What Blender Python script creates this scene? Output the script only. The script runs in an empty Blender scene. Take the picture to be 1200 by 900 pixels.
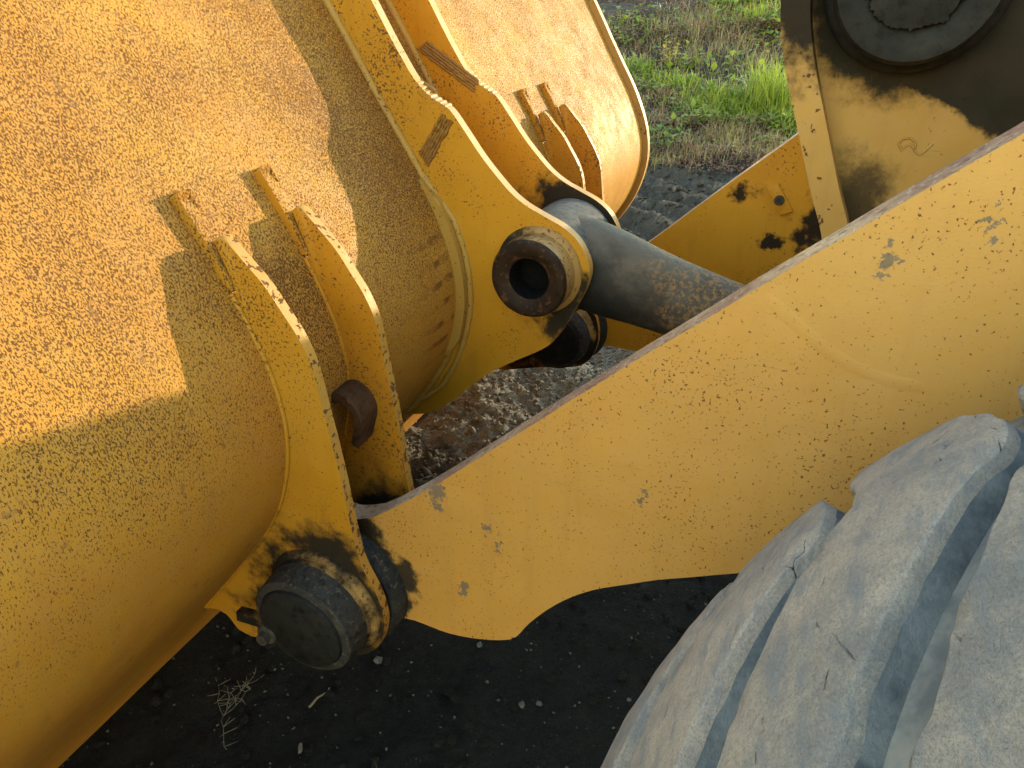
import bpy, bmesh, math, random
import numpy as np
from mathutils import Vector, Matrix, noise as mnoise

# ------------------------------------------------------------------ camera
H = 1.75                                   # eye height above the ground
scene = bpy.context.scene
col = scene.collection
cam_d = bpy.data.cameras.new('camera'); cam = bpy.data.objects.new('camera', cam_d); col.objects.link(cam)
cam_d.sensor_width = 36.0; cam_d.lens = 25.5; cam_d.clip_start = 0.02; cam_d.clip_end = 2000
right = Vector((0.920, 0.392, 0.0)); down = Vector((0.188, -0.441, -0.877)); fwd = Vector((-0.344, 0.807, -0.480))
fwd.normalize(); right = (right - fwd*right.dot(fwd)).normalized(); up = right.cross(fwd).normalized()
cam.matrix_world = Matrix.Translation((0, 0, H)) @ Matrix((right, up, -fwd)).transposed().to_4x4()
scene.camera = cam

# ------------------------------------------------------------------ light
SUN_EL, SUN_AZ = math.radians(9.4), math.radians(62.0)       # azimuth from +X towards +Y
sdir = Vector((math.cos(SUN_EL)*math.cos(SUN_AZ), math.cos(SUN_EL)*math.sin(SUN_AZ), math.sin(SUN_EL)))
world = bpy.data.worlds.new('World'); scene.world = world; world.use_nodes = True
wn = world.node_tree; bg = wn.nodes['Background']
sky = wn.nodes.new('ShaderNodeTexSky'); sky.sky_type = 'NISHITA'; sky.sun_disc = False
sky.sun_elevation = SUN_EL; sky.sun_rotation = math.atan2(sdir.x, sdir.y)
sky.air_density = 1.6; sky.dust_density = 0.0; sky.ozone_density = 1.0
wn.links.new(sky.outputs[0], bg.inputs[0]); bg.inputs[1].default_value = 0.15
sun_d = bpy.data.lights.new('sun', 'SUN'); sun_d.energy = 1.15; sun_d.angle = math.radians(0.55); sun_d.color = (1.0, 0.84, 0.58)
sun = bpy.data.objects.new('sun', sun_d); col.objects.link(sun)
sun.rotation_euler = (-sdir).to_track_quat('-Z', 'Y').to_euler(); sun.location = (6, 10, 6)
vs = scene.view_settings; vs.view_transform = 'Standard'; vs.look = 'None'; vs.gamma = 1.0; vs.use_curve_mapping = False
vs.exposure = 2.7
scene.render.resolution_x, scene.render.resolution_y = 1024, 768
random.seed(7); rng = np.random.default_rng(7)

# ------------------------------------------------------------------ node helpers
class NT:
    def __init__(s, name):
        s.m = bpy.data.materials.new(name); s.m.use_nodes = True; s.t = s.m.node_tree
        s.bsdf = s.t.nodes['Principled BSDF']
        s.co = s.t.nodes.new('ShaderNodeTexCoord').outputs['Object']
    def n(s, typ, **kw):
        nd = s.t.nodes.new(typ)
        for k, v in kw.items(): setattr(nd, k, v)
        return nd
    def link(s, a, b): s.t.links.new(a, b)
    def put(s, sock, v):
        if hasattr(v, 'links') or isinstance(v, bpy.types.NodeSocket): s.link(v, sock)
        elif isinstance(v, (tuple, list)) and len(v) == 3 and sock.type == 'RGBA': sock.default_value = (*v, 1)
        else: sock.default_value = v
    def mapping(s, scale=(1, 1, 1), loc=(0, 0, 0), rot=(0, 0, 0), co=None):
        nd = s.n('ShaderNodeMapping'); s.link(co or s.co, nd.inputs[0])
        nd.inputs['Scale'].default_value = scale; nd.inputs['Location'].default_value = loc; nd.inputs['Rotation'].default_value = rot
        return nd.outputs[0]
    def noise(s, scale, detail=2.0, rough=0.5, co=None, dist=0.0):
        nd = s.n('ShaderNodeTexNoise'); s.link(co or s.co, nd.inputs['Vector'])
        nd.inputs['Scale'].default_value = scale; nd.inputs['Detail'].default_value = detail
        nd.inputs['Roughness'].default_value = rough; nd.inputs['Distortion'].default_value = dist
        return nd.outputs[0]
    def voro(s, scale, feature='DISTANCE_TO_EDGE', co=None):
        nd = s.n('ShaderNodeTexVoronoi', feature=feature); s.link(co or s.co, nd.inputs['Vector']); nd.inputs['Scale'].default_value = scale
        return nd.outputs['Distance']
    def ramp(s, v, a, b, lo=0.0, hi=1.0):
        nd = s.n('ShaderNodeMapRange', interpolation_type='SMOOTHSTEP')
        s.put(nd.inputs[0], v); nd.inputs[1].default_value = a; nd.inputs[2].default_value = b
        nd.inputs[3].default_value = lo; nd.inputs[4].default_value = hi
        return nd.outputs[0]
    def math(s, op, a, b=0.0, clamp=False):
        nd = s.n('ShaderNodeMath', operation=op, use_clamp=clamp); s.put(nd.inputs[0], a); s.put(nd.inputs[1], b); return nd.outputs[0]
    def mix(s, fac, a, b):
        nd = s.n('ShaderNodeMix', data_type='RGBA'); s.put(nd.inputs[0], fac); s.put(nd.inputs[6], a); s.put(nd.inputs[7], b); return nd.outputs[2]
    def xyz(s, co=None):
        nd = s.n('ShaderNodeSeparateXYZ'); s.link(co or s.co, nd.inputs[0]); return nd.outputs
    def dist(s, p, axes=(1, 1, 1)):
        """distance to a point, axes with weight 0 are ignored"""
        a = s.n('ShaderNodeVectorMath', operation='SUBTRACT'); s.link(s.co, a.inputs[0]); a.inputs[1].default_value = p
        b = s.n('ShaderNodeVectorMath', operation='MULTIPLY'); s.link(a.outputs[0], b.inputs[0]); b.inputs[1].default_value = axes
        c = s.n('ShaderNodeVectorMath', operation='LENGTH'); s.link(b.outputs[0], c.inputs[0]); return c.outputs['Value']
    def bump(s, h, strength=0.3, distance=0.002, prev=None):
        nd = s.n('ShaderNodeBump'); s.put(nd.inputs['Height'], h); nd.inputs['Strength'].default_value = strength; nd.inputs['Distance'].default_value = distance
        if prev is not None: s.link(prev, nd.inputs['Normal'])
        return nd.outputs[0]
    dull = None
    def out(s, color, rough, normal=None, metal=None, spec=None):
        if s.dull is not None: spec = s.ramp(s.dull, 0.0, 1.0, spec, 0.06)
        s.put(s.bsdf.inputs['Base Color'], color); s.put(s.bsdf.inputs['Roughness'], rough)
        if normal is not None: s.link(normal, s.bsdf.inputs['Normal'])
        if metal is not None: s.put(s.bsdf.inputs['Metallic'], metal)
        if spec is not None: s.put(s.bsdf.inputs['Specular IOR Level'], spec)
        return s.m

YEL = (0.54, 0.248, 0.012)
RUST = (0.075, 0.030, 0.009)
GREASE = (0.009, 0.0095, 0.009)

def paint(name, base=YEL, fine=0.5, coarse=0.5, fscale=150.0, stains=(), tint=None, streak=None, dust=0.0, rough=0.5, elong=(1, 1, 1), zfade=None, extra=None, chips=0.0, more=None, spec=0.35, clump=1.0):
    """yellow machine paint with rust specks; fine/coarse 0..1 = how many; stains = [(point, radius, softness, axes)] of black grease"""
    t = NT(name)
    co = t.mapping(scale=elong)
    big = t.noise(2.2, 4, 0.6); mid = t.noise(9.0, 3, 0.6)
    c = t.mix(t.ramp(big, 0.35, 0.7), base, tuple(b*k for b, k in zip(base, (0.86, 0.82, 0.8))))
    c = t.mix(t.ramp(mid, 0.45, 0.75, 0, 0.35), c, tuple(b*k for b, k in zip(base, (1.10, 1.12, 1.3))))
    c = t.mix(t.ramp(t.noise(1.0, 4, 0.65, t.mapping(scale=(26, 26, 2.2))), 0.50, 0.75, 0, 0.30), c, tuple(b*k for b, k in zip(base, (0.66, 0.60, 0.75))))
    c = t.mix(t.ramp(t.noise(34, 5, 0.8), 0.52, 0.78, 0, 0.30), c, tuple(b*k for b, k in zip(base, (0.72, 0.66, 0.7))))
    sc_ = t.math('MULTIPLY', t.ramp(t.noise(5, 2, 0.5, t.mapping(scale=(2.5, 2.5, 120), rot=(0.2, 0.75, 0.1))), 0.705, 0.715), t.ramp(t.noise(4.3, 2, 0.5), 0.50, 0.60))
    c = t.mix(t.math('MULTIPLY', sc_, 0.6), c, (0.16, 0.085, 0.04))
    if tint: c = t.mix(t.ramp(t.noise(5.0, 3, 0.6), 0.35, 0.65, 0, tint[1]), c, tint[0])
    if dust: c = t.mix(t.ramp(t.noise(30, 4, 0.7), 0.3, 0.8, dust*0.4, dust), c, (0.40, 0.31, 0.19))
    # fine specks: noise above a threshold that itself drifts over the plate
    dens = t.math('ADD', t.ramp(t.noise(6.0, 3, 0.55), 0.3, 0.7, -0.05*clump, 0.05*clump), t.ramp(big, 0.3, 0.7, -0.03*clump, 0.03*clump))
    nf = t.math('ADD', t.noise(fscale, 3, 0.62, co), dens)
    if zfade:
        z = t.xyz()[2]; nf = t.math('ADD', nf, t.ramp(z, zfade[0], zfade[1], zfade[2], zfade[3]))
    if more is not None: nf = t.math('ADD', nf, more(t))
    th = 0.74 - 0.22*fine
    m1 = t.ramp(nf, th, th + 0.030)
    nc = t.math('ADD', t.noise(fscale*0.28, 4, 0.7, co), dens); tc = 0.80 - 0.18*coarse
    m2 = t.ramp(nc, tc, tc + 0.03)
    m = t.math('MAXIMUM', m1, m2)
    if chips:
        m3 = t.ramp(t.math('ADD', t.noise(13.0, 5, 0.7), dens), 0.80 - 0.14*chips, 0.82 - 0.14*chips); m = t.math('MAXIMUM', m, m3)
    if streak is not None: m = t.math('MAXIMUM', m, streak(t))
    rc = t.mix(t.noise(80, 2, 0.5), RUST, (0.15, 0.060, 0.014))
    halo = t.ramp(nf, th - 0.06, th + 0.03, 0, 0.30)
    c = t.mix(halo, c, (0.33, 0.15, 0.04))
    c = t.mix(t.math('MULTIPLY', m, 0.93), c, rc)
    r = t.mix(m, (rough,)*3, (0.9,)*3)
    r = t.math('ADD', r, t.ramp(t.noise(18, 3, 0.6), 0.3, 0.7, -0.05, 0.12))
    for p, rad, soft, ax in stains:
        d = t.math('ADD', t.dist(p, ax), t.ramp(t.noise(11, 5, 0.65), 0.25, 0.75, -0.45*soft - 0.025, 0.45*soft + 0.025))
        g = t.ramp(d, rad, rad + soft, 0.97, 0.0)
        t.dull = g if t.dull is None else t.math('MAXIMUM', t.dull, g)
        c = t.mix(g, c, t.mix(t.noise(60, 4, 0.7), GREASE, (0.024, 0.022, 0.020))); r = t.mix(g, r, (0.72,)*3)
    t.rustmask = m
    if extra is not None: c, r = extra(t, c, r)
    h = t.math('SUBTRACT', t.noise(260, 2, 0.6), t.math('MULTIPLY', m, 0.8))
    nb = t.bump(h, 0.35, 0.0012); nb = t.bump(t.noise(14, 3, 0.5), 0.10, 0.006, nb)
    return t.out(c, r, nb, None, spec)

def steel(name, base, spots, rough=0.5, metal=0.0, scale=60, pale=None, bump=0.4):
    t = NT(name)
    c = t.mix(t.ramp(t.noise(7, 4, 0.65), 0.3, 0.7), base, spots)
    c = t.mix(t.ramp(t.noise(scale, 4, 0.7), 0.45, 0.7, 0, 0.8), c, tuple(b*0.45 for b in base))
    if pale: c = t.mix(t.ramp(t.noise(scale*1.7, 3, 0.7), 0.55, 0.66, 0, 0.75), c, pale)
    n = t.bump(t.noise(scale*2.5, 4, 0.7), bump, 0.002); n = t.bump(t.noise(18, 4, 0.6), 0.3, 0.005, n)
    return t.out(c, t.ramp(t.noise(12, 3, 0.6), 0.3, 0.7, rough - 0.1, rough + 0.2), n, metal, 0.14)

PIN = (-0.722, 0.0, -1.022 + H); TPIN = (-0.545, 0.0, -0.550 + H); BPIN = (0.078, 0.0, 0.012 + H)
AX = (1, 0, 1)
def shell_streak(t):                                              # rust runs beside the tilt bracket's pad
    X, Y, Z = t.xyz()
    w = t.n('ShaderNodeTexWave', wave_type='BANDS', bands_direction='Z'); t.link(t.co, w.inputs[0])
    w.inputs['Scale'].default_value = 6.6; w.inputs['Distortion'].default_value = 2.0; w.inputs['Detail'].default_value = 3.0
    a = t.ramp(w.outputs['Fac'], 0.62, 0.9)
    reg = t.math('MULTIPLY', t.ramp(Y, 1.22, 1.36), t.ramp(Y, 1.405, 1.40))
    reg = t.math('MULTIPLY', reg, t.math('MULTIPLY', t.ramp(Z, H - 0.80, H - 0.74), t.ramp(Z, H - 0.44, H - 0.50)))
    reg = t.math('MULTIPLY', reg, t.ramp(t.noise(25, 4, 0.7), 0.38, 0.6))
    return t.math('MULTIPLY', t.math('MULTIPLY', a, reg), 0.85)
def shell_dense(t):                                               # heavier rust against the bracket and between the ears, where water sits
    X, Y, Z = t.xyz()
    a = t.math('MULTIPLY', t.math('MULTIPLY', t.ramp(Y, 0.95, 1.35), t.ramp(Y, 1.70, 1.66)), t.ramp(Z, H - 0.75, H - 0.45, 0, 0.035))
    b = t.math('MULTIPLY', t.math('MULTIPLY', t.ramp(Y, 0.79, 0.83), t.ramp(Y, 0.985, 0.965)), t.math('MULTIPLY', t.ramp(Z, H - 0.9, H - 0.7, 0.03, 0.075), t.ramp(t.math('ADD', Z, t.ramp(t.noise(12, 3, 0.6), 0.3, 0.7, -0.04, 0.04)), H - 0.36, H - 0.44)))
    return t.math('ADD', a, b)
def shell_scuffs(t, c, r):                                        # pale scratches and chips on the round of the bucket
    s = t.noise(7, 2, 0.4, t.mapping(scale=(1.0, 7.0, 4.0), rot=(0.5, 0.3, 0)))
    m = t.math('MULTIPLY', t.ramp(s, 0.665, 0.70), t.ramp(t.noise(40, 3, 0.7), 0.45, 0.6))
    c = t.mix(t.math('MULTIPLY', m, 0.55), c, (0.20, 0.09, 0.035))
    return c, r
M = {}
M['shell'] = paint('rust_specked_yellow_shell', fine=0.88, coarse=0.56, fscale=400, zfade=(H - 0.90, H - 0.30, -0.105, 0.045), elong=(0.8, 1.15, 0.62), more=shell_dense,
                   tint=((0.46, 0.185, 0.014), 0.60), streak=shell_streak, extra=shell_scuffs, rough=0.58, spec=0.22, dust=0.16, clump=0.42)
ear_st = [((PIN[0], 0, PIN[2]), 0.105, 0.11, AX), ((-0.86, 0, H - 1.13), 0.03, 0.10, AX)]
M['ear'] = paint('yellow_ear_paint', fine=0.50, coarse=0.45, fscale=200, zfade=(H - 0.95, H - 0.3, -0.06, 0.05), stains=ear_st, tint=((0.47, 0.235, 0.026), 0.5))
M['ear_in'] = paint('rust_pitted_bounce_ear_paint', base=(0.52, 0.225, 0.010), fine=0.66, coarse=0.60, fscale=190, chips=0.5, stains=ear_st, tint=((0.40, 0.165, 0.012), 0.5))  # slightly oranger base holds bounced light; the rust specks are its own
M['ear_edge'] = paint('chipped_ear_edge', fine=0.70, coarse=0.62, fscale=85, chips=0.35, dust=0.25)
M['bracket'] = paint('yellow_bracket_paint', fine=0.46, coarse=0.42, fscale=190, zfade=(H - 0.6, H - 0.1, -0.03, 0.06), stains=[((-0.47, 0, H - 0.60), 0.05, 0.07, AX)])
M['bracket_in'] = paint('bounce_orange_bracket_paint', base=(0.52, 0.225, 0.010), fine=0.66, coarse=0.45, fscale=210, stains=[((-0.545, 0, H - 0.55), 0.13, 0.07, AX)])  # light bounced off the facing plate is put into this orange base
M['bracket_edge'] = paint('bracket_edge_paint', fine=0.30, coarse=0.3, fscale=110, dust=0.45)
def arm_marks(t, c, r):
    X, Y, Z = t.xyz()                                               # paler film of colour, stronger towards the rear of the arm
    f = t.math('MULTIPLY', t.ramp(X, -0.55, 0.20, 0.04, 0.42), t.ramp(t.noise(7, 5, 0.7), 0.25, 0.75, 0.5, 1.0))
    f = t.math('MULTIPLY', f, t.math('SUBTRACT', 1.0, t.math('MULTIPLY', t.rustmask, 0.85)))
    c = t.mix(f, c, (0.60, 0.385, 0.145))
    for p, rad in (((-0.392, 0, H - 0.828), 0.011), ((-0.46, 0, H - 0.957), 0.015), ((-0.412, 0, H - 0.795), 0.008), ((0.078, 0, H - 0.262), 0.014), ((0.165, 0, H - 0.212), 0.010), ((-0.505, 0, H - 0.752), 0.026), ((-0.16, 0, H - 0.66), 0.010)):
        d = t.math('ADD', t.dist(p, (1, 0, 0.55)), t.ramp(t.noise(75, 4, 0.75), 0.25, 0.75, -0.011, 0.011))
        c = t.mix(t.ramp(d, rad*0.45, rad*0.7, 0.8, 0), c, t.mix(t.noise(90, 3, 0.7), (0.075, 0.062, 0.055), (0.19, 0.17, 0.15)))
    return c, r
M['arm'] = paint('yellow_arm_paint', base=(0.575, 0.276, 0.038), fine=0.46, coarse=0.50, fscale=210, chips=0.0, stains=[((PIN[0], 0, PIN[2] + 0.01), 0.145, 0.03, AX)], extra=arm_marks, rough=0.5, dust=0.14, clump=0.55)
M['far_arm'] = paint('bounce_orange_arm_paint', base=(0.56, 0.265, 0.012), fine=0.42, coarse=0.5, fscale=110, chips=0.1, stains=[((-0.215, 0, H - 0.520), 0.012, 0.03, AX), ((0.02, 0, H - 0.60), 0.05, 0.05, AX), ((-0.10, 0, H - 0.66), 0.015, 0.02, AX)])  # orange bounce light is painted into this arm's base colour
M['arm_edge'] = steel('worn_arm_edge', (0.24, 0.125, 0.082), (0.40, 0.26, 0.16), 0.55, 0.0, 70, (0.48, 0.40, 0.30))
def web_grease(t, c, r):
    X, Y, Z = t.xyz()
    # the film of old grease below the pivot has its own ragged lower edge running down to the rear
    e = t.math('ADD', t.math('ADD', Z, t.math('MULTIPLY', X, 0.46)), t.ramp(t.noise(9, 5, 0.65), 0.2, 0.8, -0.020, 0.020))
    g = t.ramp(e, H - 0.112, H - 0.098, 0, 0.96)
    g = t.math('MULTIPLY', g, t.ramp(X, 0.03, 0.06))
    g2 = t.ramp(t.math('ADD', t.dist((0.078, 0, H + 0.012), AX), t.ramp(t.noise(16, 5, 0.7), 0.2, 0.8, -0.03, 0.03)), 0.150, 0.215, 0.97, 0)
    d3 = t.math('ADD', t.dist((0.045, 0, H - 0.40), (1, 0, 0.7)), t.ramp(t.noise(14, 5, 0.7), 0.2, 0.8, -0.03, 0.03))
    g = t.math('MAXIMUM', t.math('MAXIMUM', g, g2), t.ramp(d3, 0.05, 0.11, 0.85, 0))
    g = t.math('MULTIPLY', g, t.ramp(X, 0.40, 0.28, 0.15, 1))
    t.dull = g
    c = t.mix(g, c, t.mix(t.ramp(t.noise(9, 4, 0.6), 0.3, 0.7), (0.008, 0.0125, 0.012), (0.021, 0.021, 0.019))); r = t.mix(g, r, (0.75,)*3)
    return c, r
M['web'] = paint('greasy_bell_crank_paint', base=(0.50, 0.27, 0.045), fine=0.12, coarse=0.2, fscale=80, extra=web_grease, rough=0.5, dust=0.2)
M['crank_flange'] = paint('bell_crank_flange_paint', base=(0.50, 0.27, 0.045), fine=0.35, coarse=0.5, fscale=60, chips=0.35, stains=[((-0.06, 0, H + 0.02), 0.10, 0.10, AX)], dust=0.25)
M['grease'] = steel('greasy_black_steel', (0.026, 0.026, 0.025), (0.050, 0.045, 0.040), 0.62, 0.0, 55, (0.11, 0.085, 0.06))
M['cap'] = steel('greasy_pin_cap', (0.012, 0.0125, 0.012), (0.024, 0.023, 0.021), 0.5, 0.0, 45)
M['boss'] = steel('rusty_greasy_boss', (0.030, 0.016, 0.009), (0.012, 0.010, 0.009), 0.5, 0.0, 35, (0.10, 0.048, 0.018))
M['collar'] = paint('dirty_collar_paint', base=(0.36, 0.19, 0.04), fine=0.6, coarse=0.6, fscale=130, chips=0.4, dust=0.2, stains=[((-0.80, 0, H - 1.07), 0.165, 0.06, AX), ((-0.60, 0, H - 0.58), 0.06, 0.06, AX)])
def link_mat():
    t = NT('worn_link_steel'); X, Y, Z = t.xyz()
    c = t.mix(t.ramp(t.noise(6, 5, 0.65), 0.35, 0.65), (0.058, 0.044, 0.032), (0.125, 0.098, 0.072))
    o = t.math('MULTIPLY', t.ramp(t.noise(90, 3, 0.7), 0.46, 0.60), t.ramp(t.math('ADD', X, t.ramp(t.noise(9, 3, 0.6), 0.2, 0.8, -0.12, 0.12)), -0.36, -0.20))
    c = t.mix(t.math('MULTIPLY', o, 0.75), c, (0.33, 0.17, 0.05))
    d = t.math('ADD', t.dist((-0.50, 1.47, H - 0.70), (1, 0.3, 1)), t.ramp(t.noise(12, 4, 0.7), 0.2, 0.8, -0.04, 0.04))
    c = t.mix(t.ramp(d, 0.10, 0.24, 0.95, 0), c, (0.018, 0.017, 0.016))
    return t.out(c, 0.6, t.bump(t.noise(150, 4, 0.75), 0.6, 0.003), None, 0.2)
M['link'] = link_mat()
M['eye'] = steel('bare_grey_eye', (0.080, 0.073, 0.065), (0.145, 0.132, 0.116), 0.6, 0.0, 80)
M['black'] = steel('black_recess', (0.003, 0.003, 0.003), (0.006, 0.0055, 0.005), 0.9)  # near-black colour stands in for the bore's deep shade
M['rust'] = steel('flaking_rust', (0.050, 0.024, 0.012), (0.105, 0.050, 0.024), 0.85, 0.0, 60)
M['weld'] = paint('weld_bead_paint', base=(0.44, 0.245, 0.045), fine=0.52, coarse=0.55, fscale=140, chips=0.3)
M['weld_brown'] = paint('rusty_weld_passes', base=(0.26, 0.125, 0.025), fine=0.60, coarse=0.6, fscale=170, chips=0.5)
M['bolt'] = steel('dull_bolt', (0.045, 0.038, 0.030), (0.09, 0.075, 0.058), 0.5, 0.0, 90)
M['dark_edge'] = paint('side_rim_paint', base=(0.46, 0.225, 0.035), fine=0.5, coarse=0.4, fscale=70, dust=0.2)

def rubber_mat():
    t = NT('dusty_worn_rubber')
    oi = t.n('ShaderNodeObjectInfo'); av = t.n('ShaderNodeVectorMath', operation='ADD'); t.link(t.co, av.inputs[0])
    sv = t.n('ShaderNodeVectorMath', operation='SCALE'); sv.inputs[0].default_value = (13.0, 7.0, 5.0); t.link(oi.outputs['Random'], sv.inputs['Scale']); t.link(sv.outputs[0], av.inputs[1]); t.co = av.outputs[0]
    c = t.mix(t.ramp(t.noise(5, 5, 0.65), 0.35, 0.65), (0.27, 0.258, 0.250), (0.50, 0.415, 0.345))
    c = t.mix(t.ramp(t.noise(26, 5, 0.75), 0.38, 0.72, 0, 0.6), c, (0.62, 0.52, 0.42))
    c = t.mix(t.ramp(t.noise(420, 4, 0.75), 0.40, 0.72, 0, 0.5), c, (0.16, 0.150, 0.140))
    c = t.mix(t.ramp(t.noise(60, 4, 0.7, t.mapping(scale=(1.0, 0.25, 1.0))), 0.46, 0.70, 0, 0.75), c, (0.235, 0.25, 0.27))
    c = t.mix(t.ramp(t.noise(22, 3, 0.6), 0.70, 0.76, 0, 0.7), c, (0.34, 0.26, 0.17))
    # cuts and cracks
    cr = t.mapping(scale=(1.0, 0.42, 1.0), rot=(0.35, 0.2, 0.5))
    wv = t.n('ShaderNodeVectorMath', operation='ADD'); t.link(cr, wv.inputs[0])
    nz = t.n('ShaderNodeTexNoise'); t.link(t.co, nz.inputs['Vector']); nz.inputs['Scale'].default_value = 22
    sc = t.n('ShaderNodeVectorMath', operation='SCALE'); t.link(nz.outputs['Color'], sc.inputs[0]); sc.inputs['Scale'].default_value = 0.018; t.link(sc.outputs[0], wv.inputs[1])
    e = t.voro(17, co=wv.outputs[0])
    k = t.math('MULTIPLY', t.ramp(t.math('ADD', e, t.ramp(t.noise(90, 3, 0.7), 0.3, 0.7, -0.004, 0.006)), 0.003, 0.009, 1, 0), t.ramp(t.noise(17, 3, 0.6), 0.56, 0.63))
    c = t.mix(t.math('MULTIPLY', k, 0.85), c, (0.022, 0.020, 0.020))
    n = t.bump(t.noise(200, 6, 0.8, t.mapping(scale=(1, 0.5, 1))), 1.0, 0.006); n = t.bump(t.noise(55, 5, 0.75, t.mapping(scale=(1, 0.6, 1))), 0.6, 0.008, n); n = t.bump(t.noise(16, 4, 0.6), 0.55, 0.012, n); n = t.bump(t.math('MULTIPLY', k, -1.0), 0.8, 0.006, n)
    return t.out(c, 0.88, n, None, 0.3)
M['rubber'] = rubber_mat()
def groove_mat():
    t = NT('shade_blue_groove_rubber')
    c = t.mix(t.ramp(t.noise(14, 5, 0.7), 0.35, 0.65), (0.090, 0.108, 0.125), (0.25, 0.268, 0.280))
    n = t.bump(t.noise(140, 6, 0.8), 0.9, 0.006)
    return t.out(c, 0.85, n, None, 0.3)
M['groove'] = groove_mat()  # lug walls: shade and sky blue put into the colour
def soil_mat():
    t = NT('dark_soil')
    X, Y, Z = t.xyz()
    dry = t.ramp(t.math('ADD', Y, t.ramp(t.noise(2.2, 4, 0.65), 0.3, 0.7, -0.3, 0.3)), 1.95, 2.5)    # mask puts the machine's shade and the gap's sunlight into the soil colour
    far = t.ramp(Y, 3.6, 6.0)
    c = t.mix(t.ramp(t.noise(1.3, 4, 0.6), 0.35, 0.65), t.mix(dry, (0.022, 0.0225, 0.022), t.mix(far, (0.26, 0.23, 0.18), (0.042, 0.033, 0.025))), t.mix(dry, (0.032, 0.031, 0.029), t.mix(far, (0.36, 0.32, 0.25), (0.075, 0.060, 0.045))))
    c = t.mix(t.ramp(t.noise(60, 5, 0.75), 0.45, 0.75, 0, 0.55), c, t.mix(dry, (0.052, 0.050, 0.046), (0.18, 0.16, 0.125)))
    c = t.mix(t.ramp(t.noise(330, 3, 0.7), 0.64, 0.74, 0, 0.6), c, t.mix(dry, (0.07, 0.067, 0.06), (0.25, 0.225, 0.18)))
    c = t.mix(t.ramp(t.noise(140, 4, 0.7), 0.52, 0.66, 0, 0.8), c, t.mix(dry, (0.007, 0.007, 0.007), (0.030, 0.026, 0.022)))  # dark grains put crevice shadow into the colour
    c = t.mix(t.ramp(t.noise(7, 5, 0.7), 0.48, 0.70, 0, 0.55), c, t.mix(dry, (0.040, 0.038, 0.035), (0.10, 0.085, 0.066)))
    n = t.bump(t.noise(300, 5, 0.8), 1.0, 0.008); n = t.bump(t.noise(90, 5, 0.75), 0.9, 0.020, n)
    return t.out(c, 0.95, n, None, 0.2)
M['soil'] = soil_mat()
def simple(name, a, b, rough=0.8, scale=20, trans=0.0):
    t = NT(name); c = t.mix(t.ramp(t.noise(scale, 4, 0.6), 0.35, 0.65), a, b)
    m = t.out(c, rough, t.bump(t.noise(scale*6, 3, 0.7), 0.3, 0.003))
    if trans:
        tr = t.n('ShaderNodeBsdfTranslucent'); t.link(c, tr.inputs[0]); mx = t.n('ShaderNodeMixShader'); mx.inputs[0].default_value = trans
        t.link(t.bsdf.outputs[0], mx.inputs[1]); t.link(tr.outputs[0], mx.inputs[2]); t.link(mx.outputs[0], t.t.nodes['Material Output'].inputs[0])
    return m
M['groove_floor'] = simple('dusty_groove_floor', (0.085, 0.092, 0.098), (0.20, 0.192, 0.180), 0.85, 26)
M['stone'] = simple('pale_stone', (0.085, 0.082, 0.076), (0.14, 0.135, 0.125), 0.85, 30)
M['pebble'] = simple('grey_pebble', (0.06, 0.057, 0.052), (0.12, 0.11, 0.10), 0.9, 4)
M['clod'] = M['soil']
M['wood'] = simple('dead_stem', (0.20, 0.15, 0.10), (0.30, 0.24, 0.17), 0.85, 30)
M['drystem'] = simple('bleached_stem', (0.16, 0.14, 0.105), (0.24, 0.21, 0.16), 0.85, 30)
M['grass'] = simple('fresh_grass', (0.20, 0.27, 0.020), (0.33, 0.37, 0.045), 0.55, 3, 0.45)
M['grass_dry'] = simple('dry_grass', (0.25, 0.19, 0.085), (0.38, 0.30, 0.14), 0.75, 3, 0.4)
M['leaf'] = simple('weed_leaf', (0.13, 0.205, 0.020), (0.28, 0.33, 0.040), 0.55, 2, 0.45)
M['leaf_yellow'] = simple('yellowing_leaf', (0.34, 0.30, 0.035), (0.42, 0.33, 0.05), 0.6, 3, 0.45)
M['leaf_red'] = simple('reddish_weed', (0.14, 0.060, 0.036), (0.24, 0.125, 0.065), 0.7, 4, 0.3)
M['leaf_grey'] = simple('grey_green_weed', (0.19, 0.21, 0.13), (0.28, 0.29, 0.20), 0.7, 4, 0.35)
M['machine_dark'] = steel('dark_frame_paint', (0.05, 0.05, 0.05), (0.08, 0.075, 0.07), 0.5)
M['glass'] = NT('cab_glass').out((0.03, 0.035, 0.04), 0.08)
M['rod'] = NT('chrome_rod').out((0.6, 0.6, 0.6), 0.2, None, 1.0)

# ------------------------------------------------------------------ object helpers
def empty(name, loc, label, cat, group=None):
    o = bpy.data.objects.new(name, None); col.objects.link(o); o.location = loc; o.empty_display_size = 0.1
    o['label'] = label; o['category'] = cat
    if group: o['group'] = group
    return o
def tag(o, label, cat, group=None):
    o['label'] = label; o['category'] = cat
    if group: o['group'] = group
    return o
def attach(o, parent):
    if parent is None: return o
    o.parent = parent
    if parent.type == 'EMPTY': o.matrix_parent_inverse = Matrix.Translation(-Vector(parent.location))
    else: o.matrix_parent_inverse = Matrix.Identity(4)
    return o
def mesh_obj(name, me, mats, parent=None, smooth=35):
    o = bpy.data.objects.new(name, me); col.objects.link(o)
    for m in (mats if isinstance(mats, (list, tuple)) else [mats]): me.materials.append(m)
    if smooth: me.shade_smooth(); me.set_sharp_from_angle(angle=math.radians(smooth))
    return attach(o, parent)
def bm_obj(name, bm, mats, parent=None, smooth=35):
    bmesh.ops.recalc_face_normals(bm, faces=bm.faces)
    me = bpy.data.meshes.new(name); bm.to_mesh(me); bm.free()
    return mesh_obj(name, me, mats, parent, smooth)
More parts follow.
